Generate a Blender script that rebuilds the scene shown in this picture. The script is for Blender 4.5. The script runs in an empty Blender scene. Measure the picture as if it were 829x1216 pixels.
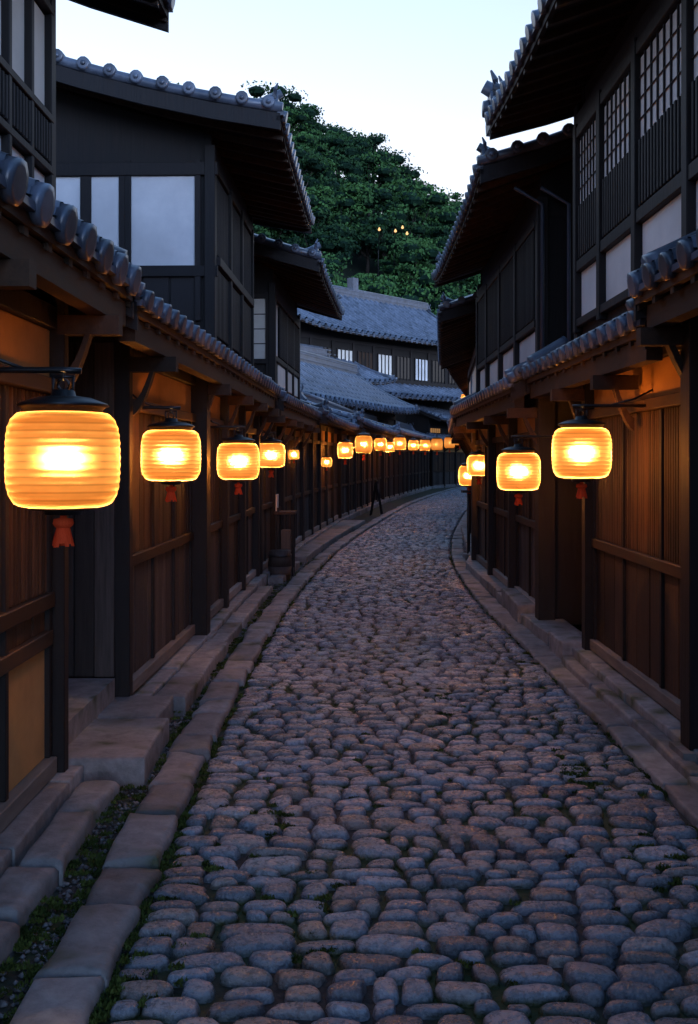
import bpy, math, random
import numpy as np
from mathutils import Vector, Matrix, noise
random.seed(7); np.random.seed(7)
H=1.8
scene=bpy.context.scene
# ---------------------------------------------------------------- materials
def newmat(name):
    m=bpy.data.materials.new(name); m.use_nodes=True
    nt=m.node_tree; b=nt.nodes['Principled BSDF']; return m,nt,b
def N(nt,t,**k):
    n=nt.nodes.new(t)
    for a,v in k.items(): setattr(n,a,v)
    return n
def ramp(nt,stops):
    r=N(nt,'ShaderNodeValToRGB'); e=r.color_ramp.elements
    e[0].position=stops[0][0]; e[0].color=(*stops[0][1],1)
    e[1].position=stops[-1][0]; e[1].color=(*stops[-1][1],1)
    for p,c in stops[1:-1]:
        x=e.new(p); x.color=(*c,1)
    return r
def std_mat(name,c1,c2,scale=(8,8,8),rough=(.5,.8),bump=.3,bdist=.01,detail=8,tint=.5,spec=.5,c3=None,scale2=1.2,nscale=1.0,thr=(.45,.68)):
    m,nt,b=newmat(name); L=nt.links.new
    tc=N(nt,'ShaderNodeTexCoord'); mp=N(nt,'ShaderNodeMapping'); mp.inputs['Scale'].default_value=scale
    L(tc.outputs['Object'],mp.inputs['Vector'])
    nz=N(nt,'ShaderNodeTexNoise'); nz.inputs['Scale'].default_value=nscale; nz.inputs['Detail'].default_value=detail; nz.inputs['Roughness'].default_value=.65
    L(mp.outputs[0],nz.inputs['Vector'])
    r=ramp(nt,[(.3,c1),(.72,c2)]); L(nz.outputs['Fac'],r.inputs[0])
    col=r.outputs[0]
    if c3:
        n2=N(nt,'ShaderNodeTexNoise'); n2.inputs['Scale'].default_value=scale2; n2.inputs['Detail'].default_value=7
        L(tc.outputs['Object'],n2.inputs['Vector'])
        r2=ramp(nt,[(thr[0],(0,0,0)),(thr[1],(1,1,1))]); L(n2.outputs['Fac'],r2.inputs[0])
        mx=N(nt,'ShaderNodeMixRGB'); L(r2.outputs[0],mx.inputs[0]); L(col,mx.inputs[1]); mx.inputs[2].default_value=(*c3,1); col=mx.outputs[0]
    if tint>0:
        at=N(nt,'ShaderNodeAttribute',attribute_name='tint')
        mr=N(nt,'ShaderNodeMapRange'); mr.inputs['To Min'].default_value=1-tint; mr.inputs['To Max'].default_value=1+tint
        L(at.outputs['Fac'],mr.inputs['Value'])
        mu=N(nt,'ShaderNodeVectorMath',operation='SCALE'); L(col,mu.inputs[0]); L(mr.outputs[0],mu.inputs['Scale']); col=mu.outputs[0]
    L(col,b.inputs['Base Color'])
    rr=N(nt,'ShaderNodeMapRange'); rr.inputs['To Min'].default_value=rough[0]; rr.inputs['To Max'].default_value=rough[1]
    L(nz.outputs['Fac'],rr.inputs['Value']); L(rr.outputs[0],b.inputs['Roughness'])
    b.inputs['Specular IOR Level'].default_value=spec
    bp=N(nt,'ShaderNodeBump'); bp.inputs['Strength'].default_value=bump; bp.inputs['Distance'].default_value=bdist
    L(nz.outputs['Fac'],bp.inputs['Height']); L(bp.outputs[0],b.inputs['Normal'])
    return m
M={}
M['dark']=std_mat('dark_wood',(.005,.004,.004),(.018,.013,.011),(38,38,2.2),(.5,.75),.5,.006,c3=(.011,.009,.009),spec=.35)
M['wood']=std_mat('brown_wood',(.024,.012,.006),(.092,.044,.021),(40,40,2.0),(.5,.75),.5,.006,c3=(.020,.014,.012),scale2=1.6,spec=.35)
M['grey']=std_mat('weathered_wood',(.030,.023,.020),(.085,.068,.058),(40,40,2.5),(.6,.85),.5,.006)
M['beam']=std_mat('beam_wood',(.020,.011,.006),(.065,.033,.016),(14,3,14),(.5,.75),.4,.006,spec=.3)
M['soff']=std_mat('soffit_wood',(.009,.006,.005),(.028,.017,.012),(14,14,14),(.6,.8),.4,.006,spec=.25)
M['sill']=std_mat('sill_wood',(.16,.14,.12),(.33,.29,.25),(20,3,20),(.6,.85),.4,.006)
M['white']=std_mat('white_plaster',(.62,.62,.62),(.78,.77,.75),(3,3,3),(.8,.9),.15,.004,tint=.06,c3=(.54,.54,.53),scale2=.9)
M['shoji']=std_mat('shoji_paper',(.58,.54,.47),(.72,.68,.6),(2,2,2),(.8,.9),.05,.002,tint=.1)
M['ochre']=std_mat('ochre_plaster',(.38,.19,.06),(.55,.29,.10),(3,3,3),(.8,.9),.25,.004,tint=.1)
M['tile']=std_mat('roof_tile',(.050,.062,.085),(.125,.15,.195),(7,7,7),(.22,.42),.2,.004,tint=.45,c3=(.055,.068,.088),scale2=2.5,spec=.6)
M['stone']=std_mat('step_stone',(.12,.125,.125),(.32,.32,.315),(9,9,9),(.5,.8),.7,.016,c3=(.055,.070,.034),scale2=4.5,tint=.3,thr=(.54,.70))
M['peb']=std_mat('pebble',(.07,.07,.07),(.2,.2,.2),(9,9,9),(.5,.8),.3,.004,tint=.6)
M['metal']=std_mat('black_metal',(.008,.008,.008),(.02,.02,.022),(10,10,10),(.35,.5),.1,.002)
M['pipe']=std_mat('drain_pipe',(.03,.045,.07),(.05,.07,.10),(5,5,5),(.35,.5),.05,.002)
M['tassel']=std_mat('red_cord',(.62,.055,.015),(.8,.10,.03),(80,80,5),(.7,.9),.3,.002,tint=0,spec=.1)
M['black']=std_mat('window_dark',(.004,.004,.005),(.008,.008,.01),(3,3,3),(.15,.3),.0,.001)

def cobble_mat():
    m,nt,b=newmat('cobblestone'); L=nt.links.new
    at=N(nt,'ShaderNodeAttribute',attribute_name='col')
    tc=N(nt,'ShaderNodeTexCoord')
    nz=N(nt,'ShaderNodeTexNoise'); nz.inputs['Scale'].default_value=28; nz.inputs['Detail'].default_value=8; nz.inputs['Roughness'].default_value=.7
    L(tc.outputs['Object'],nz.inputs['Vector'])
    mr=N(nt,'ShaderNodeMapRange'); mr.inputs['From Min'].default_value=.3; mr.inputs['From Max'].default_value=.7; mr.inputs['To Min'].default_value=.5; mr.inputs['To Max'].default_value=1.45
    L(nz.outputs['Fac'],mr.inputs['Value'])
    mu=N(nt,'ShaderNodeVectorMath',operation='SCALE'); L(at.outputs['Color'],mu.inputs[0]); L(mr.outputs[0],mu.inputs['Scale'])
    n2=N(nt,'ShaderNodeTexNoise'); n2.inputs['Scale'].default_value=1.7; n2.inputs['Detail'].default_value=6
    L(tc.outputs['Object'],n2.inputs['Vector'])
    sx=N(nt,'ShaderNodeSeparateXYZ'); L(tc.outputs['Object'],sx.inputs[0])
    lo=N(nt,'ShaderNodeMapRange'); lo.inputs['From Min'].default_value=.028; lo.inputs['From Max'].default_value=.008; L(sx.outputs['Z'],lo.inputs['Value'])
    r2=ramp(nt,[(.44,(0,0,0)),(.58,(1,1,1))]); L(n2.outputs['Fac'],r2.inputs[0])
    mm=N(nt,'ShaderNodeMath',operation='MULTIPLY'); L(lo.outputs[0],mm.inputs[0]); L(r2.outputs[0],mm.inputs[1])
    mx=N(nt,'ShaderNodeMixRGB'); L(mm.outputs[0],mx.inputs[0]); L(mu.outputs[0],mx.inputs[1]); mx.inputs[2].default_value=(.050,.070,.018,1)
    L(mx.outputs[0],b.inputs['Base Color'])
    rr=N(nt,'ShaderNodeMapRange'); rr.inputs['From Min'].default_value=.25; rr.inputs['From Max'].default_value=.75; rr.inputs['To Min'].default_value=.16; rr.inputs['To Max'].default_value=.42
    L(nz.outputs['Fac'],rr.inputs['Value']); L(rr.outputs[0],b.inputs['Roughness'])
    b.inputs['Specular IOR Level'].default_value=.9
    n3=N(nt,'ShaderNodeTexNoise'); n3.inputs['Scale'].default_value=60; n3.inputs['Detail'].default_value=6
    L(tc.outputs['Object'],n3.inputs['Vector'])
    ad=N(nt,'ShaderNodeMath',operation='ADD'); L(nz.outputs['Fac'],ad.inputs[0]); L(n3.outputs['Fac'],ad.inputs[1])
    bp=N(nt,'ShaderNodeBump'); bp.inputs['Strength'].default_value=.75; bp.inputs['Distance'].default_value=.012
    L(ad.outputs[0],bp.inputs['Height']); L(bp.outputs[0],b.inputs['Normal'])
    return m
M['cobble']=cobble_mat()
def ground_mat():
    m,nt,b=newmat('soil_and_moss'); L=nt.links.new
    tc=N(nt,'ShaderNodeTexCoord')
    nz=N(nt,'ShaderNodeTexNoise'); nz.inputs['Scale'].default_value=40; nz.inputs['Detail'].default_value=6; L(tc.outputs['Object'],nz.inputs['Vector'])
    r=ramp(nt,[(.35,(.014,.014,.014)),(.7,(.05,.048,.045))]); L(nz.outputs['Fac'],r.inputs[0])
    n2=N(nt,'ShaderNodeTexNoise'); n2.inputs['Scale'].default_value=1.7; n2.inputs['Detail'].default_value=6; L(tc.outputs['Object'],n2.inputs['Vector'])
    r2=ramp(nt,[(.44,(0,0,0)),(.56,(1,1,1))]); L(n2.outputs['Fac'],r2.inputs[0])
    mx=N(nt,'ShaderNodeMixRGB'); L(r2.outputs[0],mx.inputs[0]); L(r.outputs[0],mx.inputs[1]); mx.inputs[2].default_value=(.032,.048,.013,1)
    L(mx.outputs[0],b.inputs['Base Color']); b.inputs['Roughness'].default_value=.9
    bp=N(nt,'ShaderNodeBump'); bp.inputs['Strength'].default_value=.8; bp.inputs['Distance'].default_value=.01
    L(nz.outputs['Fac'],bp.inputs['Height']); L(bp.outputs[0],b.inputs['Normal'])
    return m
M['ground']=ground_mat()
def leaf_mat(name,ca,cb):
    m,nt,b=newmat(name); L=nt.links.new
    at=N(nt,'ShaderNodeAttribute',attribute_name='tint')
    r=ramp(nt,[(0,ca),(1,cb)]); L(at.outputs['Fac'],r.inputs[0]); L(r.outputs[0],b.inputs['Base Color'])
    b.inputs['Roughness'].default_value=.75; b.inputs['Specular IOR Level'].default_value=.12
    return m
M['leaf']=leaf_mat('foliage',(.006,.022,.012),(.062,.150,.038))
M['moss']=leaf_mat('moss_leaf',(.022,.038,.008),(.095,.13,.028))
M['hill']=std_mat('hill_soil',(.006,.014,.008),(.012,.024,.012),(1,1,1),(.8,.9),.2,.05,tint=0)
M['bark']=std_mat('bark',(.02,.015,.012),(.05,.04,.03),(6,6,1),(.8,.9),.5,.02,tint=0)
def paper_mat():
    m,nt,b=newmat('lantern_paper'); L=nt.links.new
    nt.nodes.remove(b); out=nt.nodes['Material Output']
    tc=N(nt,'ShaderNodeTexCoord'); sx=N(nt,'ShaderNodeSeparateXYZ'); L(tc.outputs['Object'],sx.inputs[0])
    ab=N(nt,'ShaderNodeMath',operation='ABSOLUTE'); L(sx.outputs['Z'],ab.inputs[0])
    mr=N(nt,'ShaderNodeMapRange'); mr.inputs['From Min'].default_value=0; mr.inputs['From Max'].default_value=.44; L(ab.outputs[0],mr.inputs['Value'])
    r=ramp(nt,[(0,(.66,.275,.062)),(.45,(.60,.23,.046)),(.8,(.44,.14,.022)),(1,(.27,.07,.009))]); L(mr.outputs[0],r.inputs[0])
    sn=N(nt,'ShaderNodeMath',operation='MULTIPLY'); L(sx.outputs['Z'],sn.inputs[0]); sn.inputs[1].default_value=2*math.pi*15
    si=N(nt,'ShaderNodeMath',operation='SINE'); L(sn.outputs[0],si.inputs[0])
    rb=N(nt,'ShaderNodeMapRange'); rb.inputs['From Min'].default_value=-1; rb.inputs['From Max'].default_value=-.5; rb.inputs['To Min'].default_value=.5; rb.inputs['To Max'].default_value=1.0
    L(si.outputs[0],rb.inputs['Value'])
    nz=N(nt,'ShaderNodeTexNoise'); nz.inputs['Scale'].default_value=5; L(tc.outputs['Object'],nz.inputs['Vector'])
    nm=N(nt,'ShaderNodeMapRange'); nm.inputs['To Min'].default_value=.75; nm.inputs['To Max'].default_value=1.25; L(nz.outputs['Fac'],nm.inputs['Value'])
    st=N(nt,'ShaderNodeMath',operation='MULTIPLY'); L(rb.outputs[0],st.inputs[0]); L(nm.outputs[0],st.inputs[1])
    em=N(nt,'ShaderNodeEmission'); L(r.outputs[0],em.inputs['Color']); L(st.outputs[0],em.inputs['Strength'])
    rf=N(nt,'ShaderNodeBsdfRefraction'); rf.inputs['Color'].default_value=(.72,.48,.25,1); rf.inputs['Roughness'].default_value=.75; rf.inputs['IOR'].default_value=1.3
    df=N(nt,'ShaderNodeBsdfDiffuse'); df.inputs['Color'].default_value=(.035,.02,.009,1)
    tr=N(nt,'ShaderNodeBsdfTransparent'); tr.inputs['Color'].default_value=(1,.6,.25,1)
    a1=N(nt,'ShaderNodeAddShader')
    m1=N(nt,'ShaderNodeMixShader'); m1.inputs[0].default_value=.5; L(rf.outputs[0],m1.inputs[1]); L(df.outputs[0],m1.inputs[2])
    m2=N(nt,'ShaderNodeMixShader'); m2.inputs[0].default_value=.22; L(m1.outputs[0],m2.inputs[1]); L(tr.outputs[0],m2.inputs[2])
    L(m2.outputs[0],a1.inputs[0]); L(em.outputs[0],a1.inputs[1]); L(a1.outputs[0],out.inputs['Surface'])
    return m
M['paper']=paper_mat()
def emis(name,c,s):
    m,nt,b=newmat(name); nt.nodes.remove(b); e=N(nt,'ShaderNodeEmission'); e.inputs[0].default_value=(*c,1); e.inputs[1].default_value=s
    nt.links.new(e.outputs[0],nt.nodes['Material Output'].inputs['Surface']); return m
M['bulb']=emis('bulb',(1,.72,.35),5)
M['lamp']=emis('lamp_glow',(1,.6,.25),1.5)
M['winlit']=emis('lit_window',(1,.5,.18),.35)

# ---------------------------------------------------------------- mesh builder
class MB:
    def __init__(s): s.v=[];s.f=[];s.m=[];s.t=[];s.mats=[];s.sm=[]
    def mi(s,mat):
        if mat not in s.mats: s.mats.append(mat)
        return s.mats.index(mat)
    def add(s,vs,fs,mat,tint=None,smooth=False):
        o=len(s.v); s.v.extend(vs); k=s.mi(mat)
        t=random.random() if tint is None else tint
        s.t.extend([t]*len(vs))
        for f in fs: s.f.append(tuple(i+o for i in f)); s.m.append(k); s.sm.append(smooth)
    def obj(s,name,parent=None,bevel=0):
        if not s.v: return None
        me=bpy.data.meshes.new(name); me.from_pydata([tuple(x) for x in s.v],[],s.f)
        for k in s.mats: me.materials.append(M[k])
        me.polygons.foreach_set('material_index',s.m); me.polygons.foreach_set('use_smooth',s.sm)
        a=me.attributes.new('tint','FLOAT','POINT'); a.data.foreach_set('value',s.t)
        me.update()
        ob=bpy.data.objects.new(name,me); scene.collection.objects.link(ob)
        if parent:
            ob.parent=parent; ob.matrix_parent_inverse=Matrix.Translation(parent.location).inverted()
        if bevel:
            b=ob.modifiers.new('bevel','BEVEL'); b.width=bevel; b.segments=1; b.limit_method='ANGLE'
        return ob
def empty(name,loc):
    e=bpy.data.objects.new(name,None); e.location=loc; e.empty_display_size=.3; scene.collection.objects.link(e); return e
class Fr:
    def __init__(s,p0,p1,side):
        s.p0=Vector((p0[0],p0[1],0)); d=Vector((p1[0]-p0[0],p1[1]-p0[1],0)); s.len=d.length; s.d=d.normalized()
        s.n=Vector((s.d.y,-s.d.x,0)) if side=='L' else Vector((-s.d.y,s.d.x,0)); s.side=side
    def P(s,u,n,z): 
        q=s.p0+s.d*u+s.n*n; return (q.x,q.y,z)
FB=[(0,3,2,1),(4,5,6,7),(0,1,5,4),(1,2,6,5),(2,3,7,6),(3,0,4,7)]
FBr=[tuple(reversed(f)) for f in FB]
def box(mb,fr,u0,u1,n0,n1,z0,z1,mat,tint=None):
    vs=[fr.P(u,n,z) for z in (z0,z1) for u,n in ((u0,n0),(u1,n0),(u1,n1),(u0,n1))]
    mb.add(vs,FBr if fr.side=='L' else FB,mat,tint)
def tube(mb,pts,r,mat,seg=8,cap=True,tint=None):
    vs=[];fs=[]
    pts=[Vector(p) for p in pts]
    for i,p in enumerate(pts):
        a=pts[max(i-1,0)];b=pts[min(i+1,len(pts)-1)]; t=(b-a).normalized()
        up=Vector((0,0,1)) if abs(t.z)<.9 else Vector((1,0,0))
        x=t.cross(up).normalized(); y=x.cross(t)
        rr=r[i] if isinstance(r,(list,tuple)) else r
        for k in range(seg):
            an=2*math.pi*k/seg; vs.append(tuple(p+x*(math.cos(an)*rr)+y*(math.sin(an)*rr)))
    for i in range(len(pts)-1):
        for k in range(seg):
            a=i*seg+k;b=i*seg+(k+1)%seg; fs.append((a,b,b+seg,a+seg))
    if cap: fs.append(tuple(range(seg-1,-1,-1))); fs.append(tuple((len(pts)-1)*seg+k for k in range(seg)))
    mb.add(vs,fs,mat,tint,smooth=(seg>7))
# ---------------------------------------------------------------- tiled slope
def slope(roof,wood,fr,u0,u1,n0,z0,n1,z1,k=.2,up=0,pitch=.26,crs=.24,disc=True,raft=.32,verge=(True,True),near=True,soffit='soff',gap=.07,far=0):
    if not near: pitch=.3; crs=.3
    if far: pitch=.5; crs=.5
    L=math.hypot(n1-n0,z1-z0); nc=max(2,int(L/crs)); ncol=max(1,round((u1-u0)/pitch)); p=(u1-u0)/ncol
    um=(u0+u1)/2; hl=(u1-u0)/2
    def zf(u,s):
        t=abs((u-um)/hl)
        return z0+(z1-z0)*(s*(1-k)+k*s*s)+up*(t**5)*(1-s)**1.5
    r=p*.23
    ph=[0,.26,.29,.38,.5,.62,.71,.74] if near else [0,.28,.36,.5,.64,.72]
    us=[];hs=[]
    for c in range(ncol):
        for f in ph:
            d=abs(f-.5)*p
            h=math.sqrt(max(r*r-d*d,0))+.012 if d<r else .012-.016*math.cos((f if f<.5 else 1-f)/.27*math.pi/2)
            us.append(u0+(c+f)*p); hs.append(h*(1.5 if far else 1))
    us.append(u1); hs.append(0)
    vs=[];fs=[];W=len(us)
    sg=[]
    st=.024 if not far else .04
    for c in range(nc):
        sg+= [(c/nc,st),((c+.995)/nc,0.0)]
    for s,dz in sg:
        for u,h in zip(us,hs):
            vs.append(fr.P(u,n0+(n1-n0)*s,zf(u,s)+h+dz))
    for j in range(len(sg)-1):
        for i in range(W-1):
            a=j*W+i; q=(a,a+1,a+1+W,a+W); fs.append(q if (fr.side=='R')==(n1<n0) else q[::-1])
    o=len(roof.v); roof.add(vs,fs,'tile',.5,smooth=True)
    tn=np.random.rand(nc+1,ncol+1)
    if far: tn=.5+(tn-.5)*.5
    for j in range(len(sg)):
        for i in range(W):
            roof.t[o+j*W+i]=float(tn[min(j//2,nc),min((i+2)//len(ph),ncol)])
    sgn=1 if n0>n1 else -1
    if disc:
        for c in range(ncol):
            u=u0+(c+.5)*p; z=zf(u,0)+.022
            a=Vector(fr.P(u,n0-sgn*.02,z)); b=Vector(fr.P(u,n0+sgn*.035,z-.012))
            tube(roof,[a,b,b+(b-a)*.01],[r*1.12,r*1.12,r*.8],'tile',seg=10 if near else 6)
    ns=max(2,int((u1-u0)/.6)) if up else 1
    for i in range(ns):
        a=u0+(u1-u0)*i/ns; b=u0+(u1-u0)*(i+1)/ns
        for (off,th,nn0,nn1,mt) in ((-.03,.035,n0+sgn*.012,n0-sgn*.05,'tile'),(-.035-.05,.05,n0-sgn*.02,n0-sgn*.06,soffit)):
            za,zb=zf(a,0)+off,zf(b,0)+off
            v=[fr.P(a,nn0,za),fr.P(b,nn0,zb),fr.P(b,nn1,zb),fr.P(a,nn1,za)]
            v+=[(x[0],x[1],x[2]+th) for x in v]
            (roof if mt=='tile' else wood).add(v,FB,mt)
    ms=5; nu=max(2,ns)
    vs=[];fs=[]
    for lay in (-.022,-.05):
        for j in range(ms+1):
            s=j/ms
            for i in range(nu+1):
                u=u0+.01+(u1-u0-.02)*i/nu; vs.append(fr.P(u,n0-sgn*.05+(n1-n0+sgn*.05)*s,zf(u,s)+lay))
    Wn=nu+1; o2=(ms+1)*Wn
    for j in range(ms):
        for i in range(nu):
            a=j*Wn+i; fs.append((a,a+1,a+1+Wn,a+Wn)); fs.append((o2+a,o2+a+Wn,o2+a+1+Wn,o2+a+1))
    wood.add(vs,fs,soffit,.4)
    if raft:
        nr=max(2,int((u1-u0)/raft))
        for i in range(nr+1):
            u=u0+.04+(u1-u0-.08)*i/nr; w=.028
            vs=[]
            for j in range(4):
                s=j/3*.999; nn=n0-sgn*.03+(n1-n0+sgn*.03)*s
                for du,dz in ((-w,-.052),(w,-.052),(w,-.052-gap),(-w,-.052-gap)):
                    vs.append(fr.P(u+du,nn,zf(u,s)+dz))
            fs=[]
            for j in range(3):
                for k2 in range(4):
                    a=j*4+k2;b=j*4+(k2+1)%4; fs.append((a,b,b+4,a+4))
            fs.append((0,3,2,1)); wood.add(vs,fs,'beam')
    for e,flag in ((0,verge[0]),(1,verge[1])):
        if not flag: continue
        ue=u0 if e==0 else u1; sg2=1 if e==0 else -1
        for off,rr,zz in ((.03,.06,.05),(.27,.075,.085)):
            if far: rr*=1.5
            pts=[fr.P(ue+sg2*off,n0+(n1-n0)*s,zf(ue,s)+zz) for s in np.linspace(.0 if off<.1 else .04,1,9)]
            tube(roof,pts,rr,'tile',seg=8)
        m=max(2,int(L/.27))
        for i in range(m):
            s=(i+.5)/m; nn=n0+(n1-n0)*s; z=zf(ue,s)
            tube(roof,[fr.P(ue+sg2*.2,nn,z+.085),fr.P(ue-sg2*.05,nn,z+.075),fr.P(ue-sg2*.052,nn,z+.075)],[.062,.068,.05],'tile',seg=10 if near else 6)
            if near: tube(roof,[fr.P(ue-sg2*.05,nn,z+.075),fr.P(ue-sg2*.068,nn,z+.075)],[.03,.022],'tile',seg=8)
        vs=[]
        for s in np.linspace(0,1,6):
            nn=n0-sgn*.02+(n1-n0+sgn*.02)*s; z=zf(ue,s)
            for du,dz in ((sg2*.0,.0),(sg2*.04,.0),(sg2*.04,-.17),(sg2*.0,-.17)):
                vs.append(fr.P(ue+du,nn,z+dz-.01))
        fs=[]
        for j in range(5):
            for k2 in range(4):
                a=j*4+k2;b=j*4+(k2+1)%4; fs.append((a,b,b+4,a+4))
        fs.append((0,3,2,1)); wood.add(vs,fs,'dark',.6)
    return zf
def oni(mb,fr,u,n,z,s=1.0,along='n',sg=1):
    pts=[(-.2,0),(-.24,.1),(-.15,.2),(-.11,.3),(0,.36),(.11,.3),(.15,.2),(.24,.1),(.2,0)]
    def P(a,b,c):
        return fr.P(u+(a if along=='n' else b)*s,n+(b if along=='n' else a)*s,z+c*s)
    vs=[P(a,-.05*sg,c) for a,c in pts]+[P(a*.85,.05*sg,c*.93) for a,c in pts]
    k=len(pts); fs=[tuple(range(k)),tuple(range(2*k-1,k-1,-1))]+[(i,(i+1)%k,(i+1)%k+k,i+k) for i in range(k)]
    mb.add(vs,fs,'tile',.4)
    for a in (-.1,.1):
        tube(mb,[P(a,0,.26),P(a*1.5,.02*sg,.36),P(a*1.3,.05*sg,.44)],[.035*s,.026*s,.01*s],'tile',seg=7)
    tube(mb,[P(0,.03*sg,.17),P(0,.1*sg,.17)],[.08*s,.065*s],'tile',seg=10)
    tube(mb,[P(0,-.3*sg,.2),P(0,-.12*sg,.24),P(0,.09*sg,.36)],[.07*s,.07*s,.055*s],'tile',seg=10)
def ridge(mb,fr,u0,u1,n,z,h=.28):
    box(mb,fr,u0+.05,u1-.05,n-.13,n+.13,z-.05,z+h*.35,'tile',.3)
    box(mb,fr,u0+.03,u1-.03,n-.16,n+.16,z+h*.35,z+h*.45,'tile',.6)
    box(mb,fr,u0+.05,u1-.05,n-.11,n+.11,z+h*.45,z+h*.8,'tile',.4)
    box(mb,fr,u0+.03,u1-.03,n-.14,n+.14,z+h*.8,z+h*.9,'tile',.7)
    tube(mb,[fr.P(u0+.02,n,z+h),fr.P(u1-.02,n,z+h)],.085,'tile',seg=10)
    oni(mb,fr,u0-.02,n,z-.05,1.25,along='u',sg=-1); oni(mb,fr,u1+.02,n,z-.05,1.25,along='u',sg=1)
# ---------------------------------------------------------------- facade panels
def planks(mb,fr,u0,u1,nw,z0,z1,mat,w=.13):
    n=max(1,round((u1-u0)/w)); p=(u1-u0)/n
    for i in range(n):
        o=random.uniform(-.004,.004)
        box(mb,fr,u0+i*p+.003,u0+(i+1)*p-.003,nw-.03,nw+.01+o,z0,z1,mat)
def slats(mb,fr,u0,u1,nw,z0,z1,mat,p=.062,w=.028,back='black'):
    box(mb,fr,u0,u1,nw-.03,nw-.012,z0,z1,back)
    n=max(1,int((u1-u0)/p)); p=(u1-u0)/n
    for i in range(n):
        c=u0+(i+.5)*p; box(mb,fr,c-w/2,c+w/2,nw-.008,nw+.018,z0+.001,z1-.001,mat)
def grid(mb,fr,u0,u1,nw,z0,z1,nu,nz,mat='dark',back='shoji',w=.014):
    box(mb,fr,u0,u1,nw-.02,nw-.005,z0,z1,back)
    for i in range(1,nu):
        c=u0+(u1-u0)*i/nu; box(mb,fr,c-w/2,c+w/2,nw-.004,nw+.012,z0+.001,z1-.001,mat)
    for i in range(1,nz):
        c=z0+(z1-z0)*i/nz; box(mb,fr,u0+.001,u1-.001,nw-.003,nw+.008,c-w/2,c+w/2,mat)
def bay(P,fr,u0,u1,zb,kind,zt=2.14,top='ochre',nw=0):
    W=P['walls']; F=P['frame']
    mid=zb+.88
    box(F,fr,u0,u1,nw-.05,nw+.06,zb,zb+.09,'sill')
    if kind=='plank':
        planks(W,fr,u0,u1,nw,zb+.09,mid,'grey'); planks(W,fr,u0,u1,nw+.002,mid+.08,zt,'wood')
    elif kind=='plank2':
        planks(W,fr,u0,u1,nw,zb+.09,mid,'wood',.3); slats(W,fr,u0,u1,nw+.002,mid+.08,zt,'wood',.05,.03)
    elif kind=='slat':
        slats(W,fr,u0,u1,nw,zb+.09,mid,'wood',.075,.05,back='dark'); slats(W,fr,u0,u1,nw+.002,mid+.08,zt,'wood')
    elif kind=='ochre':
        box(W,fr,u0,u1,nw-.03,nw+.005,zb+.09,mid-.2,'ochre'); box(F,fr,u0,u1,nw-.03,nw+.04,mid-.2,mid-.12,'beam')
        planks(W,fr,u0,u1,nw,mid-.12,mid,'wood'); slats(W,fr,u0,u1,nw+.002,mid+.08,zt,'wood',.055,.03)
    box(F,fr,u0,u1,nw-.03,nw+.05,mid,mid+.08,'beam')
    k=max(1,round((u1-u0)/.9))
    for i in range(k+1):
        c=u0+(u1-u0)*i/k; 
        if i==0:c+=.02
        if i==k:c-=.02
        box(F,fr,c-.022,c+.022,nw-.02,nw+.034,zb+.092,zt-.002,'dark')
    box(F,fr,u0,u1,nw-.04,nw+.07,zt,zt+.08,'beam')
    box(W,fr,u0,u1,nw-.03,nw+.02,zt+.08,zt+.34,top)
    box(F,fr,u0,u1,nw-.045,nw+.062,zt+.34,zt+.46,'dark')
def post(P,fr,u,zb,zt,w=.13,nw=0,proud=.09,mat='dark',stone=True):
    box(P['frame'],fr,u-w/2,u+w/2,nw-.05,nw+proud,zb,zt,mat)
    if stone: box(P['base'],fr,u-w*.8,u+w*.8,nw-.08,nw+proud+.05,zb-.1,zb-.002,'stone')
def hisashi(P,fr,u0,u1,over,z,inn,zi,posts=(),**k):
    slope(P['roof'],P['eaves'],fr,u0,u1,over,z,inn,zi,k=.05,verge=(True,True),soffit='beam',**k)
    box(P['eaves'],fr,u0+.08,u1-.08,over*.72-.05,over*.72+.05,z-.235,z-.125+.03,'beam')
    for u in posts:
        box(P['eaves'],fr,u-.045,u+.045,.05,over*.72+.12,z-.34,z-.238,'beam')
        vs=[];
        for i in range(6):
            t=i/5; n=.08+(over*.62-.08)*t; zz=z-.62+.3*(t**1.6)
            for du,dz in ((-.035,0),(.035,0),(.035,.09),(-.035,.09)): vs.append(fr.P(u+du,n,zz+dz-.02))
        fs=[]
        for j in range(5):
            for q in range(4):
                a=j*4+q;b=j*4+(q+1)%4; fs.append((a,b,b+4,a+4))
        fs+= [(0,3,2,1),(20,21,22,23)]; P['eaves'].add(vs,fs,'beam')
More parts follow.
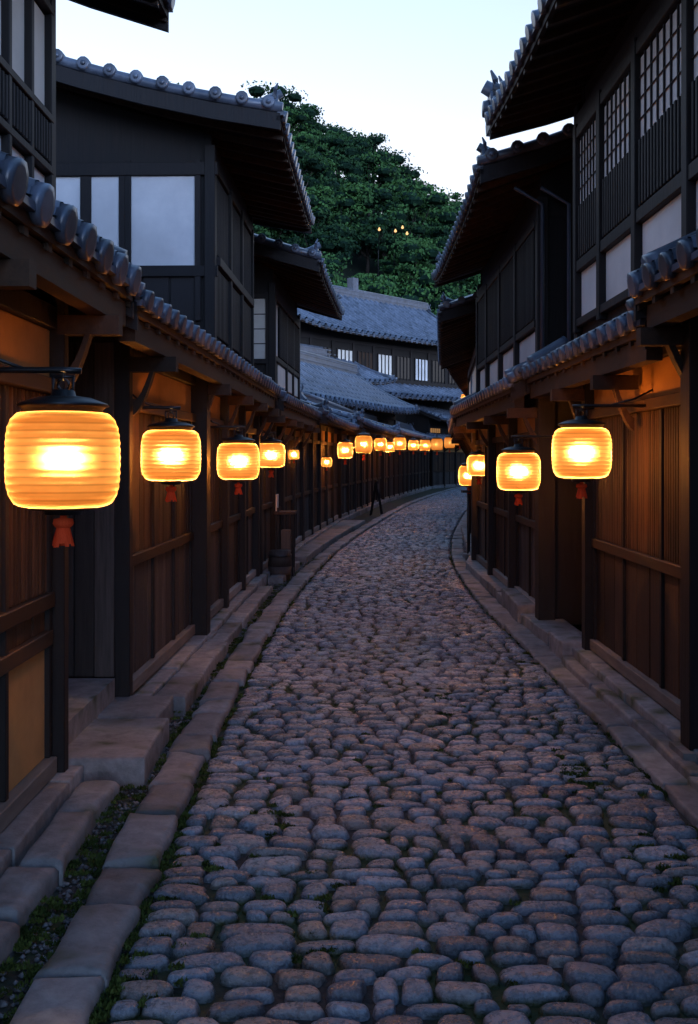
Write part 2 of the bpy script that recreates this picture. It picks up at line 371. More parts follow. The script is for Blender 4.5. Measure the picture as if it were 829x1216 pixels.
def upper(P,fr,u0,u1,nf,z0,z1,eo,ez,e0,e1,depth=4.5,rise=.45,up=.12,body='dark',k=.25,near=True,soffit='soff',far=0):
    nr=nf-depth/2; zr=ez+(eo-nr)*rise
    box(P['walls'],fr,u0,u1,nf-depth,nf,z0,z1,body)
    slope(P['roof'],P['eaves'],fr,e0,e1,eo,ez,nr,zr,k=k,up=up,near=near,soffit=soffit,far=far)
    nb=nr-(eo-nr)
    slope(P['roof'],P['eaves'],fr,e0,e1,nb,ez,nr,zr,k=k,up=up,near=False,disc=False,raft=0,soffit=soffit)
    for u,s in ((u0,1),(u1,-1)):
        zc=ez+(eo-nf)*rise*.75-.12
        a=[(nf-.01,z1-.01),(nf-.01,zc),(nr,zr-.2),(nf-depth+.01,zc),(nf-depth+.01,z1-.01)]
        vs=[fr.P(u+s*.01,n,z) for n,z in a]+[fr.P(u+s*.12,n,z) for n,z in a]
        kk=len(a); fs=[tuple(range(kk)),tuple(range(2*kk-1,kk-1,-1))]+[(i,(i+1)%kk,(i+1)%kk+kk,i+kk) for i in range(kk)]
        P['walls'].add(vs,fs,body,.4)
    ridge(P['roof'],fr,e0+.05,e1-.05,nr,zr+.02,h=.28 if not far else .5)
    box(P['walls'],fr,u0+.02,u1-.02,nf-.12,nf-.015,z1-.02,ez+(eo-nf)*rise*.75-.13,body)
    for ue,s in ((e0+.26,1),(e1-.26,-1)):
        oni(P['roof'],fr,ue,eo-.1,ez+up*.7+.04,.8,along='n',sg=1)
    F=P['frame']
    for u in (u0,u1): box(F,fr,u-.07,u+.07,nf-.07,nf+.045,z0,z1+.2,'dark')
    box(F,fr,u0-.05,u1+.05,nf-.02,nf+.05,z1-.06,z1+.1,'dark')
    for n in (nf-depth*.25,nf-depth*.5,nf-.75*depth):
        for u in (u0,u1): box(F,fr,u-.04,u+.04,n-.06,n+.06,z0,z1,'dark')
def newP(): return {k:MB() for k in ('walls','frame','base','roof','eaves')}
def finish(P,name,fr,near=True):
    e=empty(name,fr.P(fr.len/2,-2,0))
    for k,mb in P.items(): mb.obj(k,e,bevel=.005 if (near and k in('frame','walls')) else 0)
    return e
def xface(mb,fr,u,n0,n1,z0,z1,mat,th=.02,s=-1):
    box(mb,fr,min(u,u+s*th),max(u,u+s*th),n0,n1,z0,z1,mat)
HN='wooden_townhouse'
# ================= LEFT ==================
fr=Fr((-1.6,-4),(-1.6,5.42),'L'); P=newP(); Y=lambda y:y+4
edges=[-4,-2.2,-.4,1.0,2.4,3.9,5.36]
for a,b in zip(edges[:-1],edges[1:]): bay(P,fr,Y(a)+.03,Y(b)-.03,.14,'ochre')
for y in edges[:-1]: post(P,fr,Y(y),.14,2.75,.1,stone=False)
post(P,fr,Y(5.4),.05,2.75,.08,proud=.09,mat='dark')
box(P['walls'],fr,0,Y(5.35),-3.9,-.04,.1,3.0,'dark')
box(P['walls'],fr,Y(5.35),Y(6.93),-3.9,-.62,.1,3.0,'dark')
planks(P['walls'],fr,Y(5.4),Y(6.9),-.6,.3,2.4,'grey')
box(P['base'],fr,Y(5.5),Y(6.9),-.58,.0,.05,.30,'stone')
hisashi(P,fr,0,Y(5.92),.36,2.80,-.36,3.12,posts=[Y(y) for y in (1.0,2.4,3.9,5.4)],pitch=.34)
upper(P,fr,0,Y(6.5),-.35,2.95,4.75,.3,5.0,-.5,Y(7.4),up=.1)
F=P['frame']
u=Y(6.45)
while u>Y(2):
    a,b=u-.36,u-.03
    box(P['walls'],fr,a,b,-.349,-.335,3.98,4.62,'shoji'); box(P['walls'],fr,a,b,-.349,-.335,3.25,3.6,'white')
    slats(P['walls'],fr,a,b,-.31,3.68,3.93,'dark',.05,.02)
    box(F,fr,b,b+.05,-.349,-.29,3.2,4.75,'dark'); u-=.4
for z in (3.2,3.61,3.94,4.63): box(F,fr,Y(2),Y(6.46),-.349,-.285,z,z+.05,'dark')
finish(P,HN,fr)
# L2
fr=Fr((-1.57,6.95),(-1.36,14.3),'L'); P=newP(); Y=lambda y:y-6.95
seg=[(7.05,9.45,'plank'),(9.65,11.2,'plank'),(11.35,12.7,'plank2'),(12.8,14.25,'plank')]
for a,b,k in seg: bay(P,fr,Y(a),Y(b),.16,k)
for y,w in ((7.0,.09),(9.55,.2),(11.28,.14),(12.75,.12),(14.25,.14)): post(P,fr,Y(y),.14,2.75,w,proud=(.06 if w<.1 else .1) if w<.2 else .17)
box(P['walls'],fr,0,Y(14.3),-3.9,-.04,.1,2.95,'dark')
for i in range(4): xface(P['walls'],fr,0.0,-.6+.14*i,-.465+.14*i,.3,2.6,'grey',th=.015+.004*(i%2))
hisashi(P,fr,Y(6.0),Y(14.4),.36,2.74,-2.2,3.78,posts=[Y(y) for y in (7.0,9.55,11.28,12.75,14.2)],up=0)
upper(P,fr,Y(11.0),Y(14.2),-.04,2.9,5.0,.78,5.26,Y(10.45),Y(15.3),depth=5.5,rise=.3,up=.12,k=.35)
W=P['walls'];F=P['frame']
xf=Y(11.0)
for n0,n1 in ((-.92,-.22),(-1.95,-1.05),(-3.0,-2.08)):
    xface(W,fr,xf,n0,n1,3.9,4.88,'white',.02)
    for c in (n0-.065,n1+.0): xface(F,fr,xf,c,c+.065,3.3,5.05,'dark',.045)
xface(F,fr,xf,-5.4,.03,3.78,3.9,'dark',.05); xface(F,fr,xf,-5.4,.03,4.88,5.02,'dark',.055)
for i in range(16): xface(W,fr,xf,-.2-.3*(i+1)+.01,-.2-.3*i-.01,3.0,3.78,'dark',.015+.004*(i%3))
for a,b in ((11.12,12.0),(12.08,13.0),(13.08,14.1)):
    slats(W,fr,Y(a),Y(b),-.02,4.05,4.9,'dark',.07,.03); slats(W,fr,Y(a),Y(b),-.02,3.15,3.9,'dark',.09,.06)
    box(F,fr,Y(b),Y(b)+.08,-.05,.03,3.0,5.0,'dark')
box(F,fr,Y(11.1),Y(14.15),-.045,.04,3.92,4.02,'dark')
finish(P,HN,fr)
# L3
fr=Fr((-1.34,14.45),(-1.0,20.5),'L'); P=newP(); Y=lambda y:y-14.45
for a,b,k in ((14.6,16.0,'plank'),(17.2,18.8,'slat'),(18.9,20.4,'plank')): bay(P,fr,Y(a),Y(b),.16,k)
planks(P['walls'],fr,Y(16.1),Y(17.1),-.4,.2,2.4,'wood')
for y in (14.5,16.05,17.15,18.85,20.45): post(P,fr,Y(y),.14,2.7,.14)
box(P['walls'],fr,0,Y(16.05),-3.9,-.04,.1,2.9,'dark');box(P['walls'],fr,Y(16.05),Y(17.15),-3.9,-.44,.1,2.9,'dark');box(P['walls'],fr,Y(17.15),Y(20.5),-3.9,-.04,.1,2.9,'dark')
hisashi(P,fr,Y(14.5),Y(20.6),.42,2.66,-.9,3.1,posts=[Y(y) for y in (14.5,16.05,17.15,18.85,20.3)])
upper(P,fr,Y(16.4),Y(20.1),.0,2.8,4.45,.85,4.72,Y(15.5),Y(21.0),depth=4.5,rise=.42,up=.12)
W=P['walls'];F=P['frame']; xf=Y(16.4)
xface(W,fr,xf,-.62,-.12,3.42,4.4,'shoji',.02)
for z in (3.66,3.9,4.14): xface(F,fr,xf,-.62,-.12,z,z+.015,'dark',.03)
xface(F,fr,xf,-.38,-.365,3.42,4.4,'dark',.028)
for c in (-.68,-.12,-1.5): xface(F,fr,xf,c,c+.06,2.9,4.5,'dark',.05)
xface(W,fr,xf,-1.44,-.68,3.42,4.4,'white',.02)
xface(F,fr,xf,-3,0.03,3.34,3.42,'dark',.052);xface(F,fr,xf,-3,0.03,4.4,4.47,'dark',.052)
box(W,fr,Y(16.5),Y(16.85),.0,.012,3.5,4.35,'white')
for a,b in ((16.95,17.95),(18.05,19.0),(19.1,20.0)):
    slats(W,fr,Y(a),Y(b),.03,3.5,4.35,'dark',.07,.03); box(W,fr,Y(a),Y(b),.0,.012,3.02,3.38,'shoji'); box(F,fr,Y(b),Y(b)+.08,0,.05,2.9,4.4,'dark')
box(F,fr,Y(16.4),Y(20.1),0,.045,3.4,3.48,'dark')
finish(P,HN,fr)
# L4 (low single storey)
fr=Fr((-1.0,20.7),(-.35,28),'L'); P=newP()
for i in range(5): bay(P,fr,i*1.46+.08,i*1.46+1.4,.16,('plank','slat','plank2')[i%3]); post(P,fr,i*1.46,.14,2.6,.13)
box(P['walls'],fr,0,7.3,-3.9,-.04,.1,2.7,'dark')
upper(P,fr,.05,7.25,-.05,2.3,2.6,.6,2.62,-.2,7.5,depth=2.6,rise=.42,up=.05,near=False)
finish(P,HN,fr,False)
def rowhouse(p0,p1,side,ez=4.0,hz=2.85,zt=3.6,rise=.5,depth=6,single=False,lit=False):
    fr=Fr(p0,p1,side); P=newP(); n=max(2,round(fr.len/1.7)); w=fr.len/n
    for i in range(n):
        bay(P,fr,i*w+.08,(i+1)*w-.08,.12,random.choice(['plank','slat','plank2'])); post(P,fr,i*w+.01,.1,2.6 if single else 2.8,.14)
    if single:
        box(P['walls'],fr,0,fr.len,-depth+.1,-.04,.05,2.65,'dark')
        upper(P,fr,.05,fr.len-.05,-.05,2.4,2.68,.75,hz,-.25,fr.len+.1,depth=depth,rise=rise,up=.05,near=False)
        for i in range(n): box(P['eaves'],fr,i*w-.04,i*w+.06,.1,.7,hz-.3,hz-.2,'beam')
        box(P['eaves'],fr,0,fr.len,.5,.6,hz-.2,hz-.1,'beam')
    else:
        box(P['walls'],fr,0,fr.len,-depth+.1,-.04,.05,3.0,'dark')
        hisashi(P,fr,-.1,fr.len-.05,.7,hz,-.3,hz+.4,posts=[i*w for i in range(n)],near=False)
        upper(P,fr,.05,fr.len-.05,-.2,2.9,zt,.75,ez,-.3,fr.len+.1,depth=depth,rise=rise,up=.1,near=False)
        m=max(2,int(fr.len/1.4))
        for i in range(m):
            a=.2+(fr.len-.4)*i/m; b=a+(fr.len-.4)/m-.15
            if lit and i%3==0: grid(P['walls'],fr,a,b,-.17,hz+.5,zt-.15,5,3,back='winlit')
            else: slats(P['walls'],fr,a,b,-.17,hz+.45,zt-.1,'dark',.1,.05,back='wood' if i%2 else 'black')
    finish(P,HN,fr,False); return fr
rowhouse((-.3,28.3),(1.25,40.6),'L',hz=2.78,rise=.32,depth=2.2,single=True)
rowhouse((1.35,41),(4.8,60.5),'L',hz=2.85,rise=.32,depth=2.2,single=True)
rowhouse((5.0,61),(13.5,75),'L',4.1,2.9,3.8,rise=.5,lit=True)
rowhouse((14,75.5),(24,84),'L',4.6,3.0,4.2)
# rear house turned toward the viewer
fr=Fr((-3.5,33),(2.3,49.5),'L'); P=newP()
box(P['walls'],fr,0,fr.len,-4.5,-.02,0,3.6,'dark')
upper(P,fr,.2,fr.len-.2,0,3.4,3.75,1.0,3.95,-.6,fr.len+.7,depth=4.6,rise=.6,up=.2,near=False,far=1)
for i in range(8): slats(P['walls'],fr,.5+i*2.0,2.1+i*2.0,.04,2.7,3.6,'dark',.14,.06,back='wood')
finish(P,HN,fr,False)
# mid rear house
fr=Fr((-2.2,47.5),(3.4,55.5),'L'); fr.p0+=fr.n*(-2.4); P=newP()
box(P['walls'],fr,0,fr.len,-4.2,-.02,0,5.6,'dark')
upper(P,fr,.2,fr.len-.2,0,5.0,5.6,1.0,5.9,-.9,fr.len+.8,depth=4.2,rise=.5,up=.35,near=False,far=1)
for i in range(5): slats(P['walls'],fr,.5+i*1.8,1.9+i*1.8,.04,4.6,5.4,'dark',.14,.06,back='wood')
finish(P,HN,fr,False)
# big rear house
fr=Fr((-2.4,53),(8.6,65.5),'L'); fr.p0+=fr.n*(-1.5); P=newP()
box(P['walls'],fr,0,fr.len,-7,-.02,0,6.0,'dark')
upper(P,fr,.4,fr.len-.4,0,5.5,8.5,1.5,8.8,-1.0,fr.len+.9,depth=7,rise=.62,up=.55,near=False,far=1)
for i in range(9):
    a=.7+i*1.8
    box(P['walls'],fr,a,a+1.3,0,.03,6.7,8.0,('black','black','shoji','wood','shoji','black','white')[i%7]); 
    for j in range(5): box(P['frame'],fr,a+.33*j-.04,a+.33*j+.04,.0,.06,6.5,8.05,'dark')
    box(P['frame'],fr,a+1.3,a+1.45,-.02,.08,5.6,8.5,'dark')
box(P['frame'],fr,.4,fr.len-.4,-.02,.09,6.3,6.6,'dark')
slope(P['roof'],P['eaves'],fr,-.5,fr.len+.5,1.9,5.4,-.1,6.3,k=.1,near=False,far=1)
box(P['roof'],fr,9.6,10.1,-3.9,-3.4,10,13.2,'tile')
finish(P,HN,fr,False)
# ================= RIGHT ==================
fr=Fr((2.15,-4),(2.13,9.0),'R'); P=newP(); Y=lambda y:y+4
edges=[-4,-1.5,1,3.3,5.82,8.75]
for a,b in zip(edges[:-1],edges[1:]): bay(P,fr,Y(a)+.06,Y(b)-.06,.16,'plank2')
for y in edges: post(P,fr,Y(y),.14,2.6,.13 if y!=5.82 else .16,proud=.1 if y!=5.82 else .2)
box(P['walls'],fr,0,Y(8.8),-3.9,-.04,.1,2.95,'dark')
planks(P['walls'],fr,Y(8.8),Y(10.3),-.5,.2,2.5,'wood'); box(P['walls'],fr,Y(8.8),Y(10.3),-3.9,-.54,.1,2.95,'dark')
hisashi(P,fr,0,Y(6.05),.45,2.80,-.1,3.06,posts=[Y(y) for y in (1,3.3,5.9)],pitch=.3)
hisashi(P,fr,Y(6.12),Y(10.2),.36,2.64,-.02,2.86,posts=[Y(y) for y in (7.3,8.75)])
upper(P,fr,0,Y(9.3),.0,2.8,4.85,.7,5.1,-.5,Y(10.4),rise=.42,up=.16)
oni(P['roof'],fr,Y(10.44),.62,5.2,1.25,along='n',sg=1)
tube(P['roof'],[fr.P(Y(10.44),.62,5.28),fr.P(Y(10.44),-.1,5.6),fr.P(Y(10.44),-1.0,5.95)],.1,'tile')
W=P['walls'];F=P['frame']
for a,b in ((8.45,9.2),(7.42,8.33),(6.3,7.3),(5.1,6.18),(3.9,4.98),(2.7,3.8),(1.5,2.6)):
    box(W,fr,Y(a),Y(b),.0,.012,3.08,3.5,'white')
    slats(W,fr,Y(a),Y(b),.03,3.62,4.1,'dark',.07,.035); grid(W,fr,Y(a),Y(b),.03,4.1,4.7,7,4,back='white')
    box(F,fr,Y(b)+.0,Y(b)+.1,.0,.07,2.95,4.85,'dark')
for z,h in ((3.5,.1),(4.72,.1),(3.0,.07)): box(F,fr,Y(1.4),Y(9.3),.0,.06,z,z+h,'dark')
finish(P,HN,fr)
fr=Fr((2.05,10.35),(2.12,16.5),'R'); P=newP(); Y=lambda y:y-10.35
for a,b,k in ((10.5,12.3,'plank'),(12.45,14.3,'slat'),(14.45,16.4,'plank')): bay(P,fr,Y(a),Y(b),.16,k,zt=2.02)
for y,w in ((10.38,.22),(12.37,.14),(14.37,.14),(16.45,.14)): post(P,fr,Y(y),.1,2.6,w,proud=.12)
box(P['walls'],fr,0,Y(16.5),-3.9,-.04,.1,2.8,'dark')
hisashi(P,fr,Y(10.28),Y(16.7),.42,2.56,-.02,2.76,posts=[Y(y) for y in (10.4,12.37,14.37,16.4)])
upper(P,fr,Y(10.85),Y(16.3),.0,2.7,4.4,.7,4.72,Y(10.55),Y(17.0),rise=.45,up=.14)
W=P['walls'];F=P['frame']
for a,b in ((11.0,12.2),(12.35,13.6),(13.75,15.0),(15.1,16.2)):
    box(W,fr,Y(a),Y(b),.0,.012,2.86,3.2,'white'); slats(W,fr,Y(a),Y(b),.03,3.32,4.3,'dark',.08,.04); box(F,fr,Y(b),Y(b)+.12,0,.07,2.75,4.4,'dark')
for z in (3.22,4.3): box(F,fr,Y(10.9),Y(16.3),0,.06,z,z+.08,'dark')
for n in (.0,-.28): tube(P['frame'],[fr.P(Y(10.72),n,2.8),fr.P(Y(10.72),n,4.5),fr.P(Y(10.72),n+.3,4.68)],.022,'pipe',seg=10)
finish(P,HN,fr)
fr=Fr((2.3,17.3),(3.1,26),'R'); P=newP(); Y=lambda y:y-17.3
for i in range(5): bay(P,fr,i*1.7+.1,i*1.7+1.6,.14,('slat','plank')[i%2],zt=2.02); post(P,fr,i*1.7,.12,2.6,.14)
box(P['walls'],fr,0,8.7,-3.9,-.04,.1,2.8,'dark')
hisashi(P,fr,0,8.8,.5,2.5,-.02,2.74,posts=[i*1.7 for i in range(5)],near=False)
upper(P,fr,.1,8.5,.0,2.7,3.9,.75,4.15,-.3,8.9,rise=.45,up=.14,near=False)
for i in range(6): box(P['walls'],fr,.3+i*1.35,1.5+i*1.35,0,.02,2.9,3.7,('white','black','shoji')[i%3])
finish(P,HN,fr,False)
rowhouse((3.3,26.4),(5.4,39.5),'R',4.2,2.7,3.7,depth=5)
rowhouse((5.9,40.5),(9.2,56),'R',4.4,2.8,3.9,depth=5)
rowhouse((10.5,57),(18,68),'R',4.4,2.8,3.9,depth=5)

# ---------------------------------------------------------------- street edges
gD=np.arange(0,90,.1)
def sm(ds,xs):
    y=np.interp(gD,ds,xs); k=np.exp(-.5*(np.arange(-30,31)/12)**2);k/=k.sum()
    return np.convolve(np.pad(y,30,mode='edge'),k,'valid')
Lx=sm([0,3.2,5.8,8.5,12.3,15,18,22,27,33,39.3,46,54,60,66,74,90],[-.79,-.79,-.82,-.82,-.72,-.56,-.34,.05,.69,1.5,2.4,3.6,5.1,6.4,8.3,12.5,24])
Rx=sm([0,3.2,6,8.8,10.8,12.9,17.3,22.7,30.9,39,46,54,60,66,74,90],[1.66,1.66,1.67,1.65,1.60,1.58,1.73,2.3,3.45,4.75,5.9,7.4,8.7,10.5,14.5,26])
lx=lambda d:float(np.interp(d,gD,Lx)); rx=lambda d:float(np.interp(d,gD,Rx))
V=[];Fc=[];C=[]
def stone_geo(q,h,seg,rings,col):
    a0=random.random()*6.28; a1=random.random()*6.28; p=random.uniform(2.4,5.0)
    h1,h2,h3=random.uniform(-.06,.06),random.uniform(-.08,.08),random.uniform(-.045,.045)
    tx,ty=random.uniform(-.007,.007),random.uniform(-.009,.009); sd=random.random()*50
    o=len(V)
    for ri,(r,hz_) in enumerate(rings):
        if r==0: pts=[(0,0)]
        else:
            pts=[]
            for k in range(seg):
                an=2*math.pi*k/seg; c,s_=math.cos(an),math.sin(an)
                den=(abs(c)**p+abs(s_)**p)**(1/p)
                rr=r/den*(1+h1*math.cos(2*an+a0)+h2*math.cos(3*an+a1)+h3*math.cos(5*an+a0)-.03)
                pts.append((c*rr,s_*rr))
        for s,t in pts:
            a=(1-s)/2;b=(1+s)/2;cc=(1-t)/2;d=(1+t)/2
            x=q[0][0]*a*cc+q[1][0]*b*cc+q[2][0]*b*d+q[3][0]*a*d
            y=q[0][1]*a*cc+q[1][1]*b*cc+q[2][1]*b*d+q[3][1]*a*d
            z=hz_*h+(tx*s+ty*t)*(1 if hz_>0 else 0)
            if hz_>.5: z+=.005*noise.noise(Vector((x*16,y*16,sd)))
            V.append((x,y,z)); C.append(col)
    for k in range(seg): Fc.append((o,o+1+k,o+1+(k+1)%seg))
    for ri in range(len(rings)-2):
        b0=o+1+ri*seg
        for k in range(seg):
            Fc.append((b0+k,b0+seg+k,b0+seg+(k+1)%seg,b0+(k+1)%seg))
d=.6; row=0
rowy=lambda x,k,d: d+.034*noise.noise(Vector((x*1.6,k*7.3,0)))+.026*noise.noise(Vector((x*5,k*3.1,5)))
while d<84:
    dep=random.uniform(.078,.14)
    if d>40: dep*=1.3
    x=lx(d); xe=rx(d)
    seg,rings=(18,[(0,1),(.25,1),(.5,.98),(.70,.93),(.84,.80),(.93,.56),(.985,.2),(1.0,-.3)]) if d<9 else ((10,[(0,1),(.6,.95),(.86,.72),(.98,.2),(1,-.2)]) if d<24 else (7,[(0,1),(.8,.85),(1,-.1)]))
    while x<xe-.06:
        w=random.uniform(.10,.24)
        if random.random()<.18: w*=1.25
        if xe-(x+w)<.09: w=xe-x
        g=random.uniform(.001,.007)
        j=[random.uniform(-.018,.018) for _ in range(4)]
        sk=(lx(d+dep)-lx(d))
        x0=x+g;x1=x+w-g
        q=[(x0+j[0],rowy(x0,row,d)+g),(x1+j[1],rowy(x1,row,d)+g),(x1+j[2]+sk,rowy(x1,row+1,d+dep)-g),(x0+j[3]+sk,rowy(x0,row+1,d+dep)-g)]
        v=random.uniform(.12,.31)*(1.2 if random.random()<.15 else 1); hue=random.random()
        if hue<.72: col=(v*.78,v*.96,v*1.14,1)
        elif hue<.93: col=(v*.92,v*.98,v*1.02,1)
        else: col=(v*1.02,v*.96,v*.91,1)
        stone_geo(q,random.uniform(.026,.046),seg,rings,col)
        x+=w
    d+=dep; row+=1
me=bpy.data.meshes.new('cobblestone_street'); me.from_pydata(V,[],Fc)
a=me.attributes.new('col','FLOAT_COLOR','POINT'); a.data.foreach_set('color',np.array(C,dtype=np.float32).ravel())
me.polygons.foreach_set('use_smooth',[True]*len(Fc)); me.materials.append(M['cobble']); me.update()
ob=bpy.data.objects.new('cobblestone_street',me); scene.collection.objects.link(ob)
mb=MB(); G=800
xs=[-G,-60,-10,0,10,60,G]; ys=[-G,-20,0,20,60,120,G]
vs=[(x,y,0) for y in ys for x in xs]; fs=[(j*7+i,j*7+i+1,(j+1)*7+i+1,(j+1)*7+i) for j in range(6) for i in range(6)]
mb.add(vs,fs,'ground',.5); mb.obj('ground')
def slab(mb,q,z0,z1,mat='stone',bev=.02,sub=5,rough=.008):
    vs=[];fs=[]; n=sub+1; off=random.random()*100; tint=random.random()
    L1=(Vector(q[1])-Vector(q[0])).length; L2=(Vector(q[3])-Vector(q[0])).length
    def ax(L): 
        b=min(bev/L,.2); ks=[0,b*.35,b]+[b+(1-2*b)*i/(sub-1) for i in range(1,sub-1)]+[1-b,1-b*.35,1]; return ks
    A=ax(L1);B=ax(L2)
    def ed(t,L):
        e=min(t,1-t)*L
        return 0 if e>=bev else (1-math.sqrt(max(0,1-(1-e/bev)**2)))*bev
    for t in B:
        for s in A:
            x=q[0][0]*(1-s)*(1-t)+q[1][0]*s*(1-t)+q[2][0]*s*t+q[3][0]*(1-s)*t
            y=q[0][1]*(1-s)*(1-t)+q[1][1]*s*(1-t)+q[2][1]*s*t+q[3][1]*(1-s)*t
            w=Vector((x*3+off,y*3,off)); dx=noise.noise(w)*rough*1.5; dy=noise.noise(w+Vector((9,9,9)))*rough*1.5
            dz=noise.noise(Vector((x*7,y*7,off)))*rough
            vs.append((x+dx,y+dy,z1-max(ed(s,L1),ed(t,L2))*.8+dz))
    wA=len(A);hB=len(B)
    for j in range(hB-1):
        for i in range(wA-1):
            a=j*wA+i; fs.append((a,a+1,a+1+wA,a+wA))
    ring=[i for i in range(wA)]+[j*wA+wA-1 for j in range(1,hB)]+[(hB-1)*wA+i for i in range(wA-2,-1,-1)]+[j*wA for j in range(hB-2,0,-1)]
    o=len(vs)
    for r in ring: vs.append((vs[r][0],vs[r][1],z0))
    k=len(ring)
    for i in range(k): fs.append((ring[(i+1)%k],ring[i],o+i,o+(i+1)%k))
    mb.add(vs,fs,mat,tint,smooth=True)
def strip(mb,f0,f1,d0,d1,z0,z1,lmin,lmax,skip=0,gap=.008,jit=.01,**k):
    d=d0
    while d<d1:
        l=random.uniform(lmin,lmax)*(1 if d<25 else 1.8)
        if random.random()>=skip:
            a,b=d+gap,d+l-gap; J=lambda:random.uniform(-jit,jit)
            q=[(f0(a)+J(),a+J()),(f1(a)+J(),a+J()),(f1(b)+J(),b+J()),(f0(b)+J(),b+J())]
            slab(mb,q,z0,z1+random.uniform(-.008,.008),**k)
        d+=l
mb=MB()
strip(mb,lambda d:lx(d)-.25,lambda d:lx(d)-.02,.6,84,-.02,.068,.34,.62,gap=.012,jit=.018,bev=.032,rough=.018)
mb.obj('kerb')
mb=MB()
strip(mb,lambda d:rx(d)+.02,lambda d:rx(d)+.25,.6,84,-.02,.045,.4,.75,gap=.008,bev=.018,rough=.012)
mb.obj('kerb')
def wallL(d): return float(np.interp(d,[0,6.95,14.3,20.5,28,41,61,75],[-1.6,-1.57,-1.35,-1.0,-.35,1.3,4.9,13.5]))
def wallR(d): return float(np.interp(d,[0,9,10.4,16.5,17.3,26,39.5,56,68],[2.15,2.13,2.07,2.12,2.3,3.1,5.4,9.3,18]))
mb=MB()
strip(mb,lambda d:wallL(d)-.12,lambda d:wallL(d)+.14,.5,5.35,-.02,.135,.7,1.2,bev=.015)
strip(mb,lambda d:wallL(d)+.16,lambda d:wallL(d)+.36,.5,5.3,-.02,.105,.45,.7,bev=.04,rough=.022,jit=.02,gap=.012)
slab(mb,[(-1.72,5.5),(-1.12,5.52),(-1.14,6.38),(-1.70,6.36)],-.02,.165,bev=.02)
slab(mb,[(-1.7,6.42),(-1.22,6.42),(-1.22,7.0),(-1.7,7.0)],-.02,.16,bev=.02)
strip(mb,lambda d:wallL(d)-.1,lambda d:wallL(d)+.17,7.02,75,-.02,.14,.7,1.1,bev=.015)
strip(mb,lambda d:wallL(d)+.18,lambda d:min(wallL(d)+.45,lx(d)-.32),7.05,8.6,-.02,.13,.65,.8,bev=.02)
strip(mb,lambda d:wallL(d)+.18,lambda d:min(wallL(d)+.36,lx(d)-.31),9.1,13.2,-.02,.115,.6,.9,skip=.2,bev=.02)
strip(mb,lambda d:wallL(d)+.18,lambda d:lx(d)-.36,13.6,30,-.02,.11,.8,1.3,skip=.35,bev=.02)
mb.obj('stone_steps')
mb=MB()
strip(mb,lambda d:wallR(d)-.18,lambda d:wallR(d)+.12,.5,9.4,-.02,.15,.7,1.2,bev=.014)
strip(mb,lambda d:wallR(d)-.30,lambda d:wallR(d)-.19,.5,8.7,-.02,.10,.7,1.3,bev=.02)
strip(mb,lambda d:wallR(d)-.24,lambda d:wallR(d)+.12,9.5,68,-.02,.15,.7,1.2,bev=.014)
slab(mb,[(1.86,8.8),(2.12,8.8),(2.12,9.35),(1.86,9.35)],-.02,.2,bev=.02)
slab(mb,[(1.8,10.8),(2.02,10.8),(2.02,12.2),(1.84,12.2)],-.02,.24,bev=.02)
mb.obj('stone_steps')
def pebbles():
    mb=MB(); oct_=[(0,1,2),(0,2,3),(0,3,4),(0,4,1),(5,2,1),(5,3,2),(5,4,3),(5,1,4)]
    for side in (0,1):
        for i in range(9000):
            d=.8+ (random.random()**1.7)*28
            if side==0: x=random.uniform(wallL(d)+.2,lx(d)-.25)
            else: x=random.uniform(rx(d)+.25,wallR(d)-.16)
            r=random.uniform(.006,.018); 
            b=[(0,0,1),(1,0,0),(0,1,0),(-1,0,0),(0,-1,0),(0,0,-1)]
            an=random.random()*6.28; ca,sa=math.cos(an),math.sin(an)
            sx,sy,sz=r*random.uniform(.8,1.4),r*random.uniform(.7,1.1),r*.7
            vs=[(x+(p[0]*sx*ca-p[1]*sy*sa),d+(p[0]*sx*sa+p[1]*sy*ca),.006+p[2]*sz) for p in b]
            mb.add(vs,oct_,'peb',smooth=True)
    mb.obj('gravel')
pebbles()
def moss():
    mb=MB()
    def tuft(x,y,z,n,s):
        vs=[];fs=[]
        for i in range(n):
            an=random.random()*6.28; r=random.random()**.5*s; px=x+math.cos(an)*r; py=y+math.sin(an)*r*.8
            l=random.uniform(.006,.016); a2=random.random()*6.28; dx,dy=math.cos(a2)*l*.45,math.sin(a2)*l*.45
            k=len(vs); vs+=[(px-dx,py-dy,z),(px+dx,py+dy,z),(px+dy*1.4,py-dx*1.4,z+l)]; fs.append((k,k+1,k+2))
        mb.add(vs,fs,'moss')
    for i in range(900):
        d=2.5+(random.random()**1.5)*16; c=random.random()
        if c<.32: tuft(lx(d)-.01+random.uniform(-.02,.04),d,.014,70,.045)
        elif c<.55: tuft(lx(d)-.27+random.uniform(-.03,.01),d,.012,70,.04)
        elif c<.68: tuft(wallL(d)+.36+random.uniform(-.02,.03),d,.03,60,.04)
        elif c<.8: tuft(rx(d)+random.uniform(-.03,.03),d,.014,60,.04)
        elif c<.87: tuft(rx(d)+.26+random.uniform(-.02,.03),d,.012,60,.04)
        else: tuft(random.uniform(lx(d),rx(d)),d,.022,40,.028)
    for cx,cy,nn in ((-.74,4.4,34),(1.3,5.6,40),(-.35,4.9,18),(-1.22,3.7,30),(-1.2,4.6,20),(1.35,4.4,18),(-.1,3.9,18),(.7,7.5,20),(-.7,3.4,20)):
        for i in range(nn): tuft(cx+random.gauss(0,.07),cy+random.gauss(0,.22),.023,60,.03)
    mb.obj('moss')
moss()
